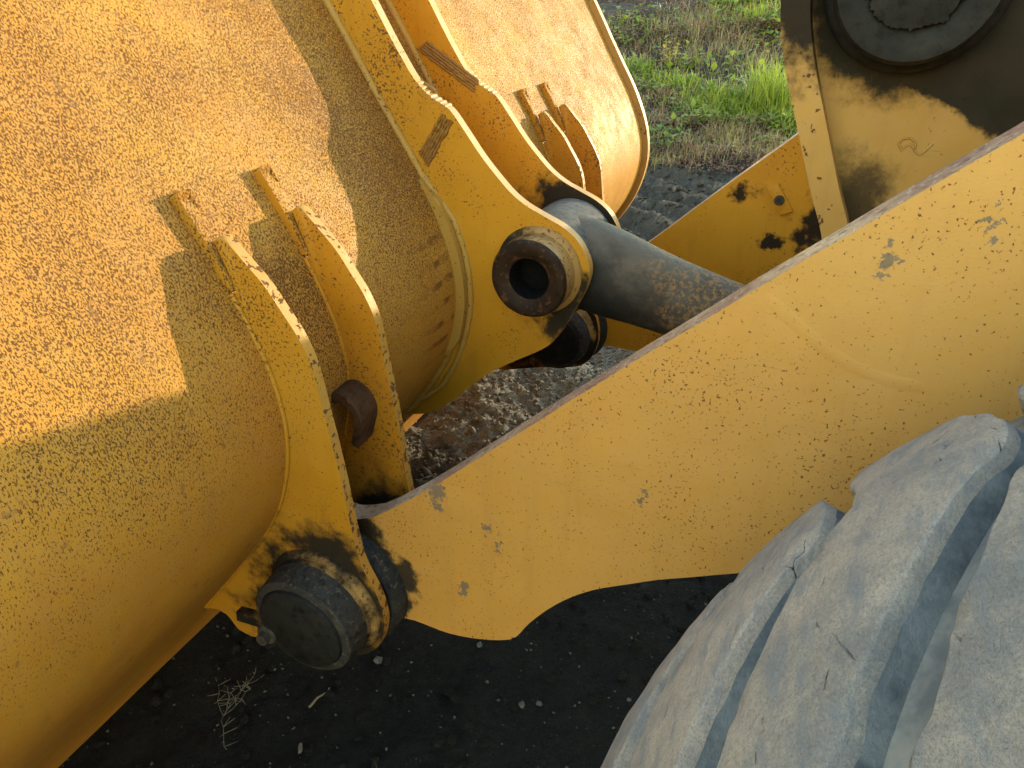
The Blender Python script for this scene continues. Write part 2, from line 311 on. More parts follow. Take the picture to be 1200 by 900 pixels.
def crom(pts, n=6, closed=False):
    """Catmull-Rom through 2-D points; a point given as (x, z, 'c') stays a corner"""
    out = []; N = len(pts); P = [np.array(p[:2], float) for p in pts]; C = [len(p) > 2 for p in pts]
    segs = N if closed else N - 1
    for i in range(segs):
        a, b = P[i], P[(i+1) % N]
        pa = a if (C[i] or (i == 0 and not closed)) else P[i-1]
        pb = b if (C[(i+1) % N] or (i+2 > N-1 and not closed)) else P[(i+2) % N]
        for k in range(n):
            t = k/n
            out.append(tuple(0.5*((2*a) + (-pa+b)*t + (2*pa-5*a+4*b-pb)*t*t + (-pa+3*a-3*b+pb)*t**3)))
    if not closed: out.append(tuple(P[-1]))
    return out
def prism(name, prof, y0, y1, mats, parent=None, bevel=0.003, edge_mat=0, rel=True, wob=0.0, holes=None):
    """plate: closed X-Z outline extruded along Y with rounded edges; side faces take material slot edge_mat"""
    bm = bmesh.new(); dz = H if rel else 0.0
    a = [bm.verts.new((p[0], y0, p[1] + dz)) for p in prof]; b = [bm.verts.new((p[0], y1, p[1] + dz)) for p in prof]
    n = len(prof)
    f0 = bm.faces.new(a); f1 = bm.faces.new(b[::-1])
    for i in range(n):
        f = bm.faces.new((a[i], b[i], b[(i+1) % n], a[(i+1) % n])); f.material_index = edge_mat
    if bevel:
        es = [e for e in list(f0.edges) + list(f1.edges)]
        bmesh.ops.bevel(bm, geom=es, offset=bevel, segments=2, profile=0.5, affect='EDGES', material=edge_mat)
    if wob:
        for v in bm.verts:
            q = v.co*14
            v.co += Vector((mnoise.noise(q), 0, mnoise.noise(q + Vector((9, 2, 5)))))*wob
    return bm_obj(name, bm, mats, parent, 40)
def lathe(name, c, prof, mats, parent=None, seg=48, axis='Y', smooth=40, matidx=None, jitter=0.0):
    """turned piece about an axis through c; prof = [(along, radius)], closed to the axis when radius is 0"""
    bm = bmesh.new(); rings = []
    for y, r in prof:
        if r <= 1e-6: rings.append([bm.verts.new((0, y, 0))]); continue
        rings.append([bm.verts.new((r*math.cos(2*math.pi*k/seg)*(1 + jitter*mnoise.noise(Vector((math.cos(2*math.pi*k/seg)*3, y*20, math.sin(2*math.pi*k/seg)*3)))), y, r*math.sin(2*math.pi*k/seg)*(1 + jitter*mnoise.noise(Vector((math.cos(2*math.pi*k/seg)*3, y*20 + 7, math.sin(2*math.pi*k/seg)*3)))))) for k in range(seg)])
    for i in range(len(rings) - 1):
        A, B = rings[i], rings[i+1]
        for k in range(seg):
            k2 = (k+1) % seg
            if len(A) == 1 and len(B) == 1: continue
            if len(A) == 1: f = bm.faces.new((A[0], B[k], B[k2]))
            elif len(B) == 1: f = bm.faces.new((A[k], B[0], A[k2]))
            else: f = bm.faces.new((A[k], B[k], B[k2], A[k2]))
            if matidx: f.material_index = matidx[i]
    if axis != 'Y':
        rot = Vector((0, 1, 0)).rotation_difference(Vector(axis)).to_matrix(); bmesh.ops.rotate(bm, verts=bm.verts, cent=(0, 0, 0), matrix=rot)
    bmesh.ops.translate(bm, verts=bm.verts, vec=c)
    return bm_obj(name, bm, mats, parent, smooth)
def tube_bm(bm, path, r, seg=8, ripple=0.0):
    P = [Vector(p) for p in path]; rings = []
    for i, p in enumerate(P):
        d = (P[min(i+1, len(P)-1)] - P[max(i-1, 0)]).normalized()
        s = d.orthogonal().normalized() if abs(d.y) > 0.95 else d.cross(Vector((0, 1, 0))).normalized()
        u = d.cross(s); rr = r*(1 + ripple*mnoise.noise(p*90)) if not isinstance(r, (list, tuple)) else r[i]
        rings.append([bm.verts.new(p + (s*math.cos(2*math.pi*k/seg) + u*math.sin(2*math.pi*k/seg))*rr) for k in range(seg)])
    for A, B in zip(rings, rings[1:]):
        for k in range(seg): bm.faces.new((A[k], B[k], B[(k+1) % seg], A[(k+1) % seg]))
    bm.faces.new(rings[0][::-1]); bm.faces.new(rings[-1])
def tube(name, path, r, mat, parent=None, seg=8, ripple=0.0):
    bm = bmesh.new(); tube_bm(bm, path, r, seg, ripple); return bm_obj(name, bm, mat, parent, 60)
def resample(P, step):
    P = [np.array(p) for p in P]; d = [0]
    for a, b in zip(P, P[1:]): d.append(d[-1] + np.linalg.norm(b - a))
    t = np.linspace(0, d[-1], max(2, int(d[-1]/step) + 1)); A = np.array(P)
    return [tuple(np.interp(tt, d, A[:, k]) for k in range(A.shape[1])) for tt in t]
def offset(P, d):
    P = np.array(P); T = np.gradient(P, axis=0); T /= np.linalg.norm(T, axis=1)[:, None]
    return [tuple(p) for p in P + np.c_[-T[:, 1], T[:, 0]]*d]

# ------------------------------------------------------------------ ground
def vnoise(x, y, seed=0):
    xi = np.floor(x).astype(np.int64); yi = np.floor(y).astype(np.int64); fx = x - xi; fy = y - yi
    def h(a, b):
        n = (a*374761393 + b*668265263 + seed*1442695041) & 0xffffffff
        n = ((n ^ (n >> 13))*1274126177) & 0xffffffff
        return ((n ^ (n >> 16)) & 0xffff)/65535.0
    u = fx*fx*(3 - 2*fx); v = fy*fy*(3 - 2*fy)
    return (h(xi, yi)*(1-u) + h(xi+1, yi)*u)*(1-v) + (h(xi, yi+1)*(1-u) + h(xi+1, yi+1)*u)*v
def fbm(x, y, s, o, seed=0, g=0.5):
    a = 1.0; t = 0.0; n = 0.0
    for k in range(o): t = t + a*(vnoise(x*s + 37*k, y*s + 91*k, seed + k) - 0.5); n += a; a *= g; s *= 2.03
    return t/n
def ground_h(x, y):
    x = np.asarray(x, float); y = np.asarray(y, float)
    b = np.clip((y - 6.5 - 0.25*x)/15.0, 0, 1); bank = 1.75*b*b*(3 - 2*b)
    e = np.clip((x + 0.02)/0.75, 0, 1); shade_mound = 1.2*e*e*(3 - 2*e)*np.exp(-((y - 4.75 - 0.1*x)/0.72)**2)*np.clip((4.2 - x)/1.2, 0, 1)   # unseen soil mound added to shade the foreground
    far = np.clip((np.hypot(x, y) - 30)/60, 0, 1)
    rough = fbm(x, y, 3.2, 5, 3)*0.17 + fbm(x, y, 14, 4, 11, 0.65)*0.050 + np.maximum(fbm(x, y, 26, 3, 23), 0.03)*0.06 + fbm(x, y, 38, 3, 31, 0.8)*0.040 - 0.003
    lump = fbm(x, y, 0.6, 3, 5)*0.25*np.clip((y - 7)/4, 0, 1)
    rut = 0.030*np.sin((y*0.86 + x*0.45)*14 + 2.5*fbm(x, y, 1.5, 3, 9))*np.clip((y - 3.6)/1.0, 0, 1)*np.clip((8.5 - y)/2, 0, 1)
    smooth = np.clip((y - 1.6)/1.0, 0.26, 1)                   # trodden flatter beside the machine
    return bank + shade_mound + (rough*smooth + rut)*(1 - far) + lump*(1 - far)
def grow(lo, hi, fine, far):
    a = list(np.arange(lo, hi + fine, fine)); s = fine
    while a[-1] < far: s *= 1.16; a.append(a[-1] + s)
    s = fine; pre = []; v = lo
    while v > -far: s *= 1.16; v -= s; pre.append(v)
    return np.array(pre[::-1] + a)
gx = grow(-2.3, 1.6, 0.013, 900)
gy = np.concatenate([grow(0.2, 4.6, 0.014, 900)])
gy = np.array([v for v in gy if v <= 4.6] ); s_ = 0.014
while gy[-1] < 900: s_ = min(s_*1.03, 0.06) if gy[-1] < 14 else s_*1.12; gy = np.append(gy, gy[-1] + s_)
GX, GY = np.meshgrid(gx, gy); GZ = ground_h(GX, GY)
nx, ny = len(gx), len(gy); vs_ = np.stack([GX, GY, GZ], -1).reshape(-1, 3)
ii = (np.arange(ny-1)[:, None]*nx + np.arange(nx-1)[None]).reshape(-1); quads = np.stack([ii, ii+1, ii+nx+1, ii+nx], -1)
gm = bpy.data.meshes.new('ground'); gm.vertices.add(len(vs_)); gm.vertices.foreach_set('co', vs_.astype(np.float32).ravel())
gm.loops.add(quads.size); gm.loops.foreach_set('vertex_index', quads.astype(np.int32).ravel())
gm.polygons.add(len(quads)); gm.polygons.foreach_set('loop_start', np.arange(0, quads.size, 4, dtype=np.int32)); gm.polygons.foreach_set('loop_total', np.full(len(quads), 4, np.int32))
gm.update(calc_edges=True); gm.validate()
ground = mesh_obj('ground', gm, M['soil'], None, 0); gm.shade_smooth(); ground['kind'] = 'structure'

# ------------------------------------------------------------------ bucket
YC = 1.555                                                      # centre line of the machine
Y_END0, Y_END1 = -0.09, 3.20
SP = [(-1.42, 0.62), (-1.22, 0.30), (-1.034, -0.023), (-0.985, -0.105), (-0.925, -0.208), (-0.878, -0.285), (-0.825, -0.372), (-0.780, -0.465), (-0.752, -0.55), (-0.743, -0.635), (-0.754, -0.715), (-0.782, -0.799), (-0.822, -0.872), (-0.872, -0.942), (-0.978, -1.075), (-1.065, -1.182), (-1.30, -1.475), (-1.525, -1.757)]
SC = resample(crom(SP, 8), 0.012)
def shell_x(z): return float(np.interp(-z, [-p[1] for p in SC], [p[0] for p in SC]))
bucket = empty('loader_bucket', (-1.2, YC, 0), 'wide rust-specked yellow bucket tipped onto its cutting edge', 'bucket')
def build_shell():
    outer = SC; inner = offset(SC, -0.022)
    if inner[len(inner)//2][0] > outer[len(outer)//2][0]: inner = offset(SC, 0.022)
    ys = np.linspace(Y_END0 + 0.028, Y_END1 - 0.028, 80); bm = bmesh.new(); n = len(outer)
    def dent(x, y, z): return 0.0022*mnoise.noise(Vector((y*1.3, z*1.6, 3))) + 0.0005*mnoise.noise(Vector((y*6, z*6, 8)))
    T = np.gradient(np.array(outer), axis=0); T /= np.linalg.norm(T, axis=1)[:, None]
    G = []
    for y in ys:
        G.append(([bm.verts.new((p[0] - T[i][1]*dent(p[0], y, p[1]), y, p[1] + H + T[i][0]*dent(p[0], y, p[1]))) for i, p in enumerate(outer)],
                  [bm.verts.new((p[0], y, p[1] + H)) for p in inner]))
    for (a, b), (c, d) in zip(G, G[1:]):
        for i in range(n - 1):
            bm.faces.new((a[i], a[i+1], c[i+1], c[i])); bm.faces.new((b[i], d[i], d[i+1], b[i+1]))
        bm.faces.new((a[0], c[0], d[0], b[0])); bm.faces.new((a[-1], b[-1], d[-1], c[-1]))
    for a, b in (G[0], G[-1]):
        for i in range(n - 1): bm.faces.new((a[i], b[i], b[i+1], a[i+1]))
    return bm_obj('shell', bm, M['shell'], bucket, 50)
shell = build_shell()
shell['label'] = 'curved rear shell with flaking rust-specked yellow paint'
# side plates stand a little proud of the shell
oc = offset(SC, 0.024)
if oc[len(oc)//2][0] < SC[len(SC)//2][0]: oc = offset(SC, -0.024)
rim = [p for p in oc if p[1] > -1.70][::3]
sideprof = rim + [(-1.535, -1.735), (-1.60, -1.72), (-2.05, -0.75), (-1.95, 0.05), (-1.50, 0.60)]
prism('side_plate', sideprof, Y_END1 - 0.030, Y_END1 + 0.004, [M['dark_edge'], M['bracket_edge']], bucket, 0.004, 1)
prism('side_plate', sideprof, Y_END0 - 0.004, Y_END0 + 0.030, [M['dark_edge'], M['bracket_edge']], bucket, 0.004, 1)
prism('cutting_edge', [(-1.535, -1.715), (-1.520, -1.735), (-1.640, -1.885), (-1.68, -1.89)], Y_END0 + 0.035, Y_END1 - 0.035, M['arm_edge'], bucket, 0.004)

ear_out = [(-0.8215, -0.334, 'c'), (-0.812, -0.326), (-0.798, -0.326), (-0.767, -0.358), (-0.738, -0.389), (-0.713, -0.427), (-0.690, -0.464), (-0.672, -0.512), (-0.661, -0.592), (-0.651, -0.670), (-0.643, -0.750), (-0.636, -0.840), (-0.626, -0.900), (-0.604, -0.952),
           (-0.594, -0.995), (-0.594, -1.040), (-0.612, -1.095), (-0.650, -1.135), (-0.705, -1.152), (-0.800, -1.172), (-0.900, -1.200), (-0.950, -1.211), (-0.974, -1.200), (-0.992, -1.174), (-1.018, -1.160), (-1.055, -1.178, 'c')]
def shell_in(z): return shell_x(z) - 0.006
ear_in = [(shell_in(z), z) for z in np.linspace(-1.17, -0.34, 40)]
strip = [(-0.885, -0.276), (-0.880, -0.266), (-0.866, -0.262), (-0.8685, -0.277), (-0.827, -0.333), (-0.794, -0.404), (-0.803, -0.410), (-0.812, -0.405)]
strip_in = [(shell_in(z), z) for z in np.linspace(-0.405, -0.279, 8)]
def ear(y0, capside, label):
    y1 = y0 + 0.019
    prof = crom(ear_out, 4) + ear_in
    # the top of the plate ends on the backing strip, so start the inner edge below it
    prof = crom(ear_out, 4) + [p for p in ear_in if p[1] < -0.415] + [(-0.795, -0.409), (-0.790, -0.402)]
    fm = M['ear'] if y0 < 0.9 else M['ear_in']
    e = prism('ear_plate', prof, y0, y1, [fm, M['ear_edge']], bucket, 0.0035, 1); e['label'] = label
    prism('backing_strip', strip + strip_in, y0 - 0.004, y1 + 0.004, [fm, M['shell']], e, 0.004, 1)
    path = [(shell_x(z) + 0.001, z + H) for z in np.linspace(-0.412, -1.165, 60)]
    bm = bmesh.new()
    for yy in (y0 - 0.002, y1 + 0.002): tube_bm(bm, [(p[0], yy, p[1]) for p in path], 0.0042, 8, 0.2)
    bm_obj('weld_bead', bm, fm, e, 60)
    s = capside; yf = y0 if s < 0 else y1
    lathe('pin_collar', (PIN[0], yf, PIN[2]), [(-s*0.01, 0.121), (s*0.004, 0.121), (s*0.010, 0.117), (s*0.014, 0.110), (s*0.024, 0.1085), (s*0.035, 0.108), (s*0.070, 0.103), (s*0.074, 0.098), (s*0.074, 0.086)], [M['collar'], M['grease']], e, 56, matidx=[0, 0, 0, 0, 1, 1, 1, 1], jitter=0.015)
    lathe('pin_cap', (PIN[0], yf, PIN[2]), [(s*0.02, 0.0885), (s*0.074, 0.0885), (s*0.080, 0.086), (s*0.0825, 0.080), (s*0.082, 0.04), (s*0.084, 0.018), (s*0.082, 0)], M['cap'], e, 48, jitter=0.02)
    if s < 0:
        lathe('retaining_bolt', (PIN[0] - 0.078, yf - 0.076, PIN[2] - 0.040), [(0.03, 0.022), (-0.006, 0.022), (-0.010, 0.019), (-0.010, 0.012), (-0.022, 0.012), (-0.024, 0.010), (-0.024, 0)], M['bolt'], e, 20)
        lb = [(PIN[0] - 0.075, PIN[2] - H - 0.030), (PIN[0] - 0.175, PIN[2] - H - 0.045), (PIN[0] - 0.178, PIN[2] - H - 0.070), (PIN[0] - 0.080, PIN[2] - H - 0.062)]
        prism('lock_bar', lb, yf - 0.058, yf - 0.040, M['ear'], e, 0.002)
    return e
EARS = [(0.790, -1), (0.972, 1), (2.120, -1), (2.302, 1)]
labs = ['outermost yellow ear plate with black greasy pin cap facing out', 'inner ear plate with rust-speckled orange face', 'far inner ear plate, pin cap under the tilt bracket', 'far outer ear plate nearest the bucket corner']
for (y0, s), lb in zip(EARS, labs): ear(y0, s, lb)
# stop blocks between the ears of each pair
for y0, y1 in ((0.915, 0.974), (2.139, 2.200)):
    ao = crom([(-0.79, -0.668), (-0.748, -0.640), (-0.712, -0.644), (-0.691, -0.668), (-0.687, -0.70), (-0.699, -0.748)], 5); pr = ao + offset(ao, -0.016)[::-1]
    prism('stop_block', pr, y0, y1, [M['rust'], M['rust']], bucket, 0.006, 1, wob=0.009)

# tilt bracket: two tall plates round the link pin
brk_out = [(-1.20, 0.445), (-1.160, 0.405, 'c'), (-0.922, -0.023), (-0.857, -0.133), (-0.828, -0.174), (-0.797, -0.201), (-0.760, -0.220), (-0.744, -0.234), (-0.717, -0.268), (-0.680, -0.316), (-0.645, -0.354), (-0.612, -0.386), (-0.576, -0.410), (-0.533, -0.429), (-0.494, -0.446), (-0.462, -0.469), (-0.438, -0.503), (-0.428, -0.540), (-0.437, -0.583),
           (-0.460, -0.634), (-0.483, -0.680), (-0.509, -0.720), (-0.545, -0.750), (-0.610, -0.791), (-0.667, -0.831), (-0.714, -0.873), (-0.759, -0.919), (-0.803, -0.958), (-0.856, -0.992), (-0.915, -1.008, 'c')]
brk_in = [(shell_in(z), z) for z in np.linspace(-1.0, 0.40, 60)]
def bracket(y0, s, face, label):
    y1 = y0 + 0.025
    e = prism('tilt_bracket_plate', crom(brk_out, 4) + brk_in, y0, y1, [face, M['bracket_edge']], bucket, 0.004, 1); e['label'] = label
    bm = bmesh.new()
    for yy in (y0 - 0.002, y1 + 0.002): tube_bm(bm, [(shell_x(z) + 0.002, yy, z + H) for z in np.linspace(0.38, -0.995, 90)], 0.009, 7, 0.25)
    bm_obj('weld_bead', bm, M['weld'], e, 60)
    # doubler pad following the round of the shell
    zz = np.linspace(-0.372, -0.80, 40); base = [(shell_x(z), z) for z in zz]
    arr = np.array(base); T = np.gradient(arr, axis=0); T /= np.linalg.norm(T, axis=1)[:, None]; N = np.c_[-T[:, 1], T[:, 0]]
    if N[20][0] < 0: N = -N
    k = np.clip(np.minimum(np.arange(40), 39 - np.arange(40))/5.0, 0.25, 1)
    outl = [tuple(a + n*0.022*q) for a, n, q in zip(arr, N, k)]; inl = [tuple(a - n*0.006) for a, n in zip(arr, N)]
    pad = (y0 - 0.022, y0 + 0.004) if s < 0 else (y1 - 0.004, y1 + 0.022)
    prism('doubler_pad', outl + inl[::-1], pad[0], pad[1], [M['weld'], M['weld']], e, 0.004)
    fl = y0 if s < 0 else y1
    zz2 = np.linspace(-0.37, -0.98, 50); arr2 = np.array([(shell_x(z), z) for z in zz2]); T2 = np.gradient(arr2, axis=0); T2 /= np.linalg.norm(T2, axis=1)[:, None]; N2 = np.c_[-T2[:, 1], T2[:, 0]]
    if N2[20][0] < 0: N2 = -N2
    k2 = np.clip(np.minimum(np.arange(50), 49 - np.arange(50))/8.0, 0.2, 1)
    tube('fillet_weld', [(a[0] + n[0]*0.028*q, fl, a[1] + n[1]*0.028*q + H) for a, n, q in zip(arr2, N2, k2)], 0.0075, M['weld'], e, 7, 0.3)
    # weld passes where the upper and lower bracket plates join, a different run on each face
    bm = bmesh.new(); inner = y1 if s < 0 else y0
    for yy, A_, B_ in ((fl, (shell_x(-0.338) + 0.022, -0.338), (-0.757, -0.240)), (inner, (shell_x(-0.115) + 0.030, -0.118), (-0.800, -0.208))):
        dirv = Vector((B_[0] - A_[0], 0, B_[1] - A_[1])).normalized(); nrm = Vector((-dirv.z, 0, dirv.x))
        for j in range(5):
            o_ = nrm*(j - 2)*0.0064; a = Vector((A_[0], yy, A_[1] + H)) + o_; b = Vector((B_[0], yy, B_[1] + H)) + o_
            tube_bm(bm, [a.lerp(b, t) + nrm*mnoise.noise(Vector((t*6, j*3, 0)))*0.0015 for t in np.linspace(0.02*j, 1 - 0.02*((j*7) % 3), 40)], 0.0040, 6, 0.7)
    bm_obj('weld_passes', bm, M['weld_brown'], e, 60)
    bm = bmesh.new()                                                # ribbed weld across the plate's edge at the joint
    ep = [p for p in resample(crom(brk_out, 6), 0.0125) if -0.832 < p[0] < -0.752 and p[1] > -0.4]
    for p in ep: tube_bm(bm, [(p[0] - 0.002, y0 - 0.001, p[1] + H - 0.002), (p[0] - 0.001, (y0 + y1)/2, p[1] + H - 0.001), (p[0] - 0.002, y1 + 0.001, p[1] + H - 0.002)], 0.0048, 8, 0.3)
    bm_obj('edge_weld', bm, M['bracket_edge'], e, 60)
    lathe('pin_boss', (TPIN[0], fl, TPIN[2]), [(-s*0.012, 0.100), (s*0.004, 0.100), (s*0.010, 0.095), (s*0.014, 0.0885), (s*0.052, 0.087), (s*0.060, 0.087), (s*0.068, 0.083), (s*0.071, 0.076), (s*0.069, 0.062), (s*0.060, 0.046), (s*0.048, 0.043), (s*0.003, 0.042), (s*0.003, 0)], [M['collar'], M['boss'], M['black']], e, 64, matidx=[0, 0, 0, 0, 0, 1, 1, 1, 1, 2, 2, 2], jitter=0.012)
    return e
bracket(1.430, -1, M['bracket'], 'tall yellow tilt bracket plate with hollow black pin boss')
bracket(1.668, 1, M['bracket_in'], 'tilt bracket plate with orange face, on the far side of the link')

# ------------------------------------------------------------------ wheel loader
loader = empty('wheel_loader', (1.2, YC, 0), 'yellow wheel loader with lift arms lowered and worn dusty tyre', 'wheel loader')
arm_top = [(-0.722, -0.866), (-0.667, -0.862), (-0.548, -0.772), (-0.392, -0.628), (-0.235, -0.481), (-0.067, -0.329), (0.032, -0.240), (0.164, -0.125), (0.60, 0.255), (1.00, 0.50), (1.45, 0.62), (1.62, 0.58)]
arm_bot = [(1.68, 0.45), (1.62, 0.30), (1.40, 0.22), (1.0, 0.02), (0.55, -0.38), (0.25, -0.60), (0.06, -0.713), (-0.011, -0.748), (-0.063, -0.774), (-0.141, -0.814), (-0.224, -0.864), (-0.284, -0.918), (-0.330, -0.980), (-0.356, -1.026), (-0.374, -1.043), (-0.419, -1.062), (-0.494, -1.080), (-0.571, -1.077), (-0.640, -1.092), (-0.690, -1.122), (-0.745, -1.125), (-0.800, -1.096), (-0.830, -1.040), (-0.828, -0.975), (-0.795, -0.905)]
arm_prof = crom(arm_top + arm_bot, 4, True)
def arm(y0, mat, s, label):
    y1 = y0 + 0.046
    a = prism('lift_arm', arm_prof, y0, y1, [mat, M['arm_edge']], loader, 0.004, 1, wob=0.0012); a['label'] = label
    bm = bmesh.new()                                                # low ground-down weld where the nose joins the arm
    W = np.array(crom([(-0.046, -0.316), (0.0, -0.350), (0.060, -0.388), (0.123, -0.404), (0.165, -0.402)], 8)); TT = np.gradient(W, axis=0); TT /= np.linalg.norm(TT, axis=1)[:, None]
    for yy, sg in ((y0, -1), (y1, 1)):
        rows = []
        for q, (p, tt) in enumerate(zip(W, TT)):
            hgt = 0.0011*min(1, q/4, (len(W) - 1 - q)/6 + 0.02)
            rows.append([bm.verts.new((p[0] - tt[1]*u*0.011, yy + sg*(hgt*(1 - u*u) - 0.0004), p[1] + tt[0]*u*0.011 + H)) for u in (-1, -0.66, -0.33, 0, 0.33, 0.66, 1)])
        for A_, B_ in zip(rows, rows[1:]):
            for k in range(6): bm.faces.new((A_[k], A_[k+1], B_[k+1], B_[k]))
    bm_obj('weld_seam', bm, mat, a, 80)
    lathe('hub', (PIN[0], y0, PIN[2]), [(-0.038, 0.085), (-0.038, 0.128), (-0.034, 0.132), (0.0, 0.140), (0.046, 0.140), (0.062, 0.132), (0.064, 0.128), (0.064, 0.085)], M['grease'], a, 48, jitter=0.02)
    return a
arm(0.858, M['arm'], -1, 'broad yellow lift arm in shade beside the tyre')
farm = arm(2.19, M['far_arm'], 1, 'lift arm beyond the link, orange-yellow face')
pad = crom([(-0.150, -0.492), (-0.122, -0.478), (-0.066, -0.560), (-0.095, -0.578)], 1, True)
p_ = prism('mounting_pad', [(-0.152, -0.489), (-0.118, -0.484), (-0.066, -0.556), (-0.100, -0.572)], 2.176, 2.192, M['far_arm'], farm, 0.003)
lathe('pad_bolt', (-0.108, 2.176, H - 0.527), [(0.004, 0.014), (-0.006, 0.014), (-0.009, 0.012), (-0.009, 0.006), (-0.003, 0.006), (-0.003, 0)], M['bolt'], farm, 16)
# pins through ears and arm, and through bracket and link
for y0, y1 in ((0.81, 0.97), (2.14, 2.30)):
    lathe('bucket_pin', (PIN[0], y0, PIN[2]), [(0, 0), (0, 0.07), (y1 - y0, 0.07), (y1 - y0, 0)], M['grease'], loader, 32)
lathe('link_pin', (TPIN[0], 1.45, TPIN[2]), [(0, 0), (0, 0.06), (0.225, 0.06), (0.225, 0)], M['grease'], loader, 32)
# link: eye, flared neck and round bar down to the bell crank
def build_link():
    bm = bmesh.new(); A = Vector((TPIN[0] + 0.015, YC + 0.005, TPIN[2] - 0.004)); B = Vector((0.12, YC + 0.005, H - 0.715)); d = (B - A).normalized(); up_ = d.cross(Vector((0, 1, 0))).normalized()
    if up_.z < 0: up_ = -up_
    sec = [(0.00, 0.1045, 0.097), (0.05, 0.1055, 0.097), (0.09, 0.1045, 0.097), (0.13, 0.101, 0.096), (0.17, 0.096, 0.093), (0.21, 0.091, 0.090), (0.25, 0.0875, 0.0875), (0.30, 0.085, 0.085), (0.36, 0.083, 0.083), (0.55, 0.080, 0.080), (0.69, 0.082, 0.082)]
    rings = []
    for t, rz, ry in sec:
        c = A + d*t
        rings.append([bm.verts.new(c + up_*math.sin(2*math.pi*k/48)*rz + Vector((0, 1, 0))*math.cos(2*math.pi*k/48)*ry) for k in range(48)])
    for P, Q in zip(rings, rings[1:]):
        for k in range(48): bm.faces.new((P[k], Q[k], Q[(k+1) % 48], P[(k+1) % 48]))
    bm.faces.new(rings[0]); bm.faces.new(rings[-1][::-1])
    return bm_obj('tilt_link', bm, M['link'], loader, 50)
link = build_link(); link['label'] = 'thick dark steel link bar with brown rust, pinned in the tilt bracket'
lathe('eye', (TPIN[0], 1.461, TPIN[2]), [(0, 0.062), (0, 0.098), (0.006, 0.106), (0.196, 0.106), (0.202, 0.098), (0.202, 0.062)], M['eye'], link, 56)
lathe('end_eye', (0.14, 1.50, H - 0.72), [(0, 0), (0, 0.10), (0.006, 0.106), (0.104, 0.106), (0.11, 0.1), (0.11, 0)], M['grease'], link, 40)
# bell crank
crank = crom([(-0.118, 0.10), (-0.120, -0.019), (-0.098, -0.115), (-0.060, -0.215), (-0.015, -0.330), (0.025, -0.430), (0.040, -0.560), (0.050, -0.70), (0.075, -0.80), (0.140, -0.835), (0.205, -0.80), (0.235, -0.70), (0.262, -0.45), (0.330, -0.20), (0.420, 0.05), (0.520, 0.35), (0.575, 0.62), (0.535, 0.72), (0.45, 0.735), (0.385, 0.66), (0.30, 0.45), (0.185, 0.27), (0.02, 0.22)], 4, True)
web = prism('bell_crank', crank, 1.515, 1.605, [M['web'], M['crank_flange']], loader, 0.004, 1); web['label'] = 'greasy yellow bell crank with big round pivot boss'
fr = crom([(-0.124, 0.10), (-0.126, -0.019), (-0.104, -0.115), (-0.066, -0.215), (-0.021, -0.330), (0.019, -0.430), (0.034, -0.560), (0.046, -0.70)], 5)
inn = [(p[0] + 0.046, p[1] + 0.012) for p in fr]
prism('flange', fr + inn[::-1], 1.455, 1.665, [M['crank_flange'], M['crank_flange']], web, 0.010)
bk = crom([(0.24, -0.70), (0.267, -0.45), (0.335, -0.20), (0.425, 0.05), (0.525, 0.35), (0.580, 0.62)], 5); bi = [(p[0] - 0.042, p[1] + 0.014) for p in bk]
prism('flange', bk + bi[::-1], 1.455, 1.665, [M['crank_flange'], M['crank_flange']], web, 0.010)
lathe('pivot_boss', (BPIN[0], 1.56, BPIN[2]), [(-0.05, 0.142), (-0.085, 0.140), (-0.095, 0.134), (-0.100, 0.126), (-0.130, 0.124), (-0.138, 0.118), (-0.139, 0.078), (-0.134, 0.070), (-0.120, 0.068), (-0.120, 0)], M['cap'], web, 64, jitter=0.008)
gp = [(BPIN[0] + q*math.cos(a), BPIN[2] - H + q*math.sin(a)) for a in np.linspace(0, 2*math.pi, 90)[:-1] for q in [0.070*(1 + 0.22*mnoise.noise(Vector((math.cos(a)*2.2, math.sin(a)*2.2, 1))) + 0.12*mnoise.noise(Vector((math.cos(a)*7, math.sin(a)*7, 3))))]]
prism('grease_patch', gp, 1.4135, 1.424, M['cap'], web, 0.003)
W = []
for a in np.linspace(-0.6, 4.2, 22): W.append((0.126 + 0.011*math.cos(a) - 0.0015*a, 1.5145, H - 0.248 + 0.010*math.sin(a) + 0.001*a))
for u in np.linspace(0, 1, 12): W.append((0.115 + 0.048*u, 1.5145, H - 0.259 + 0.010*math.sin(u*7) + 0.010*u))
tube('paint_drip', W, 0.0022, M['crank_flange'], web, 6)
# cross tube carrying the bell crank, far-side hub
lathe('cross_tube', (0.50, 0.906, H - 0.16), [(0, 0), (0, 0.10), (1.281, 0.10), (1.281, 0)], M['arm'], loader, 40)
prism('crank_bracket', crom([(-0.02, 0.02), (0.078, 0.13), (0.20, 0.06), (0.45, -0.05), (0.58, -0.10), (0.56, -0.24), (0.42, -0.24), (0.2, -0.12), (0.05, -0.10)], 4, True), 1.70, 1.74, M['crank_flange'], loader, 0.004)
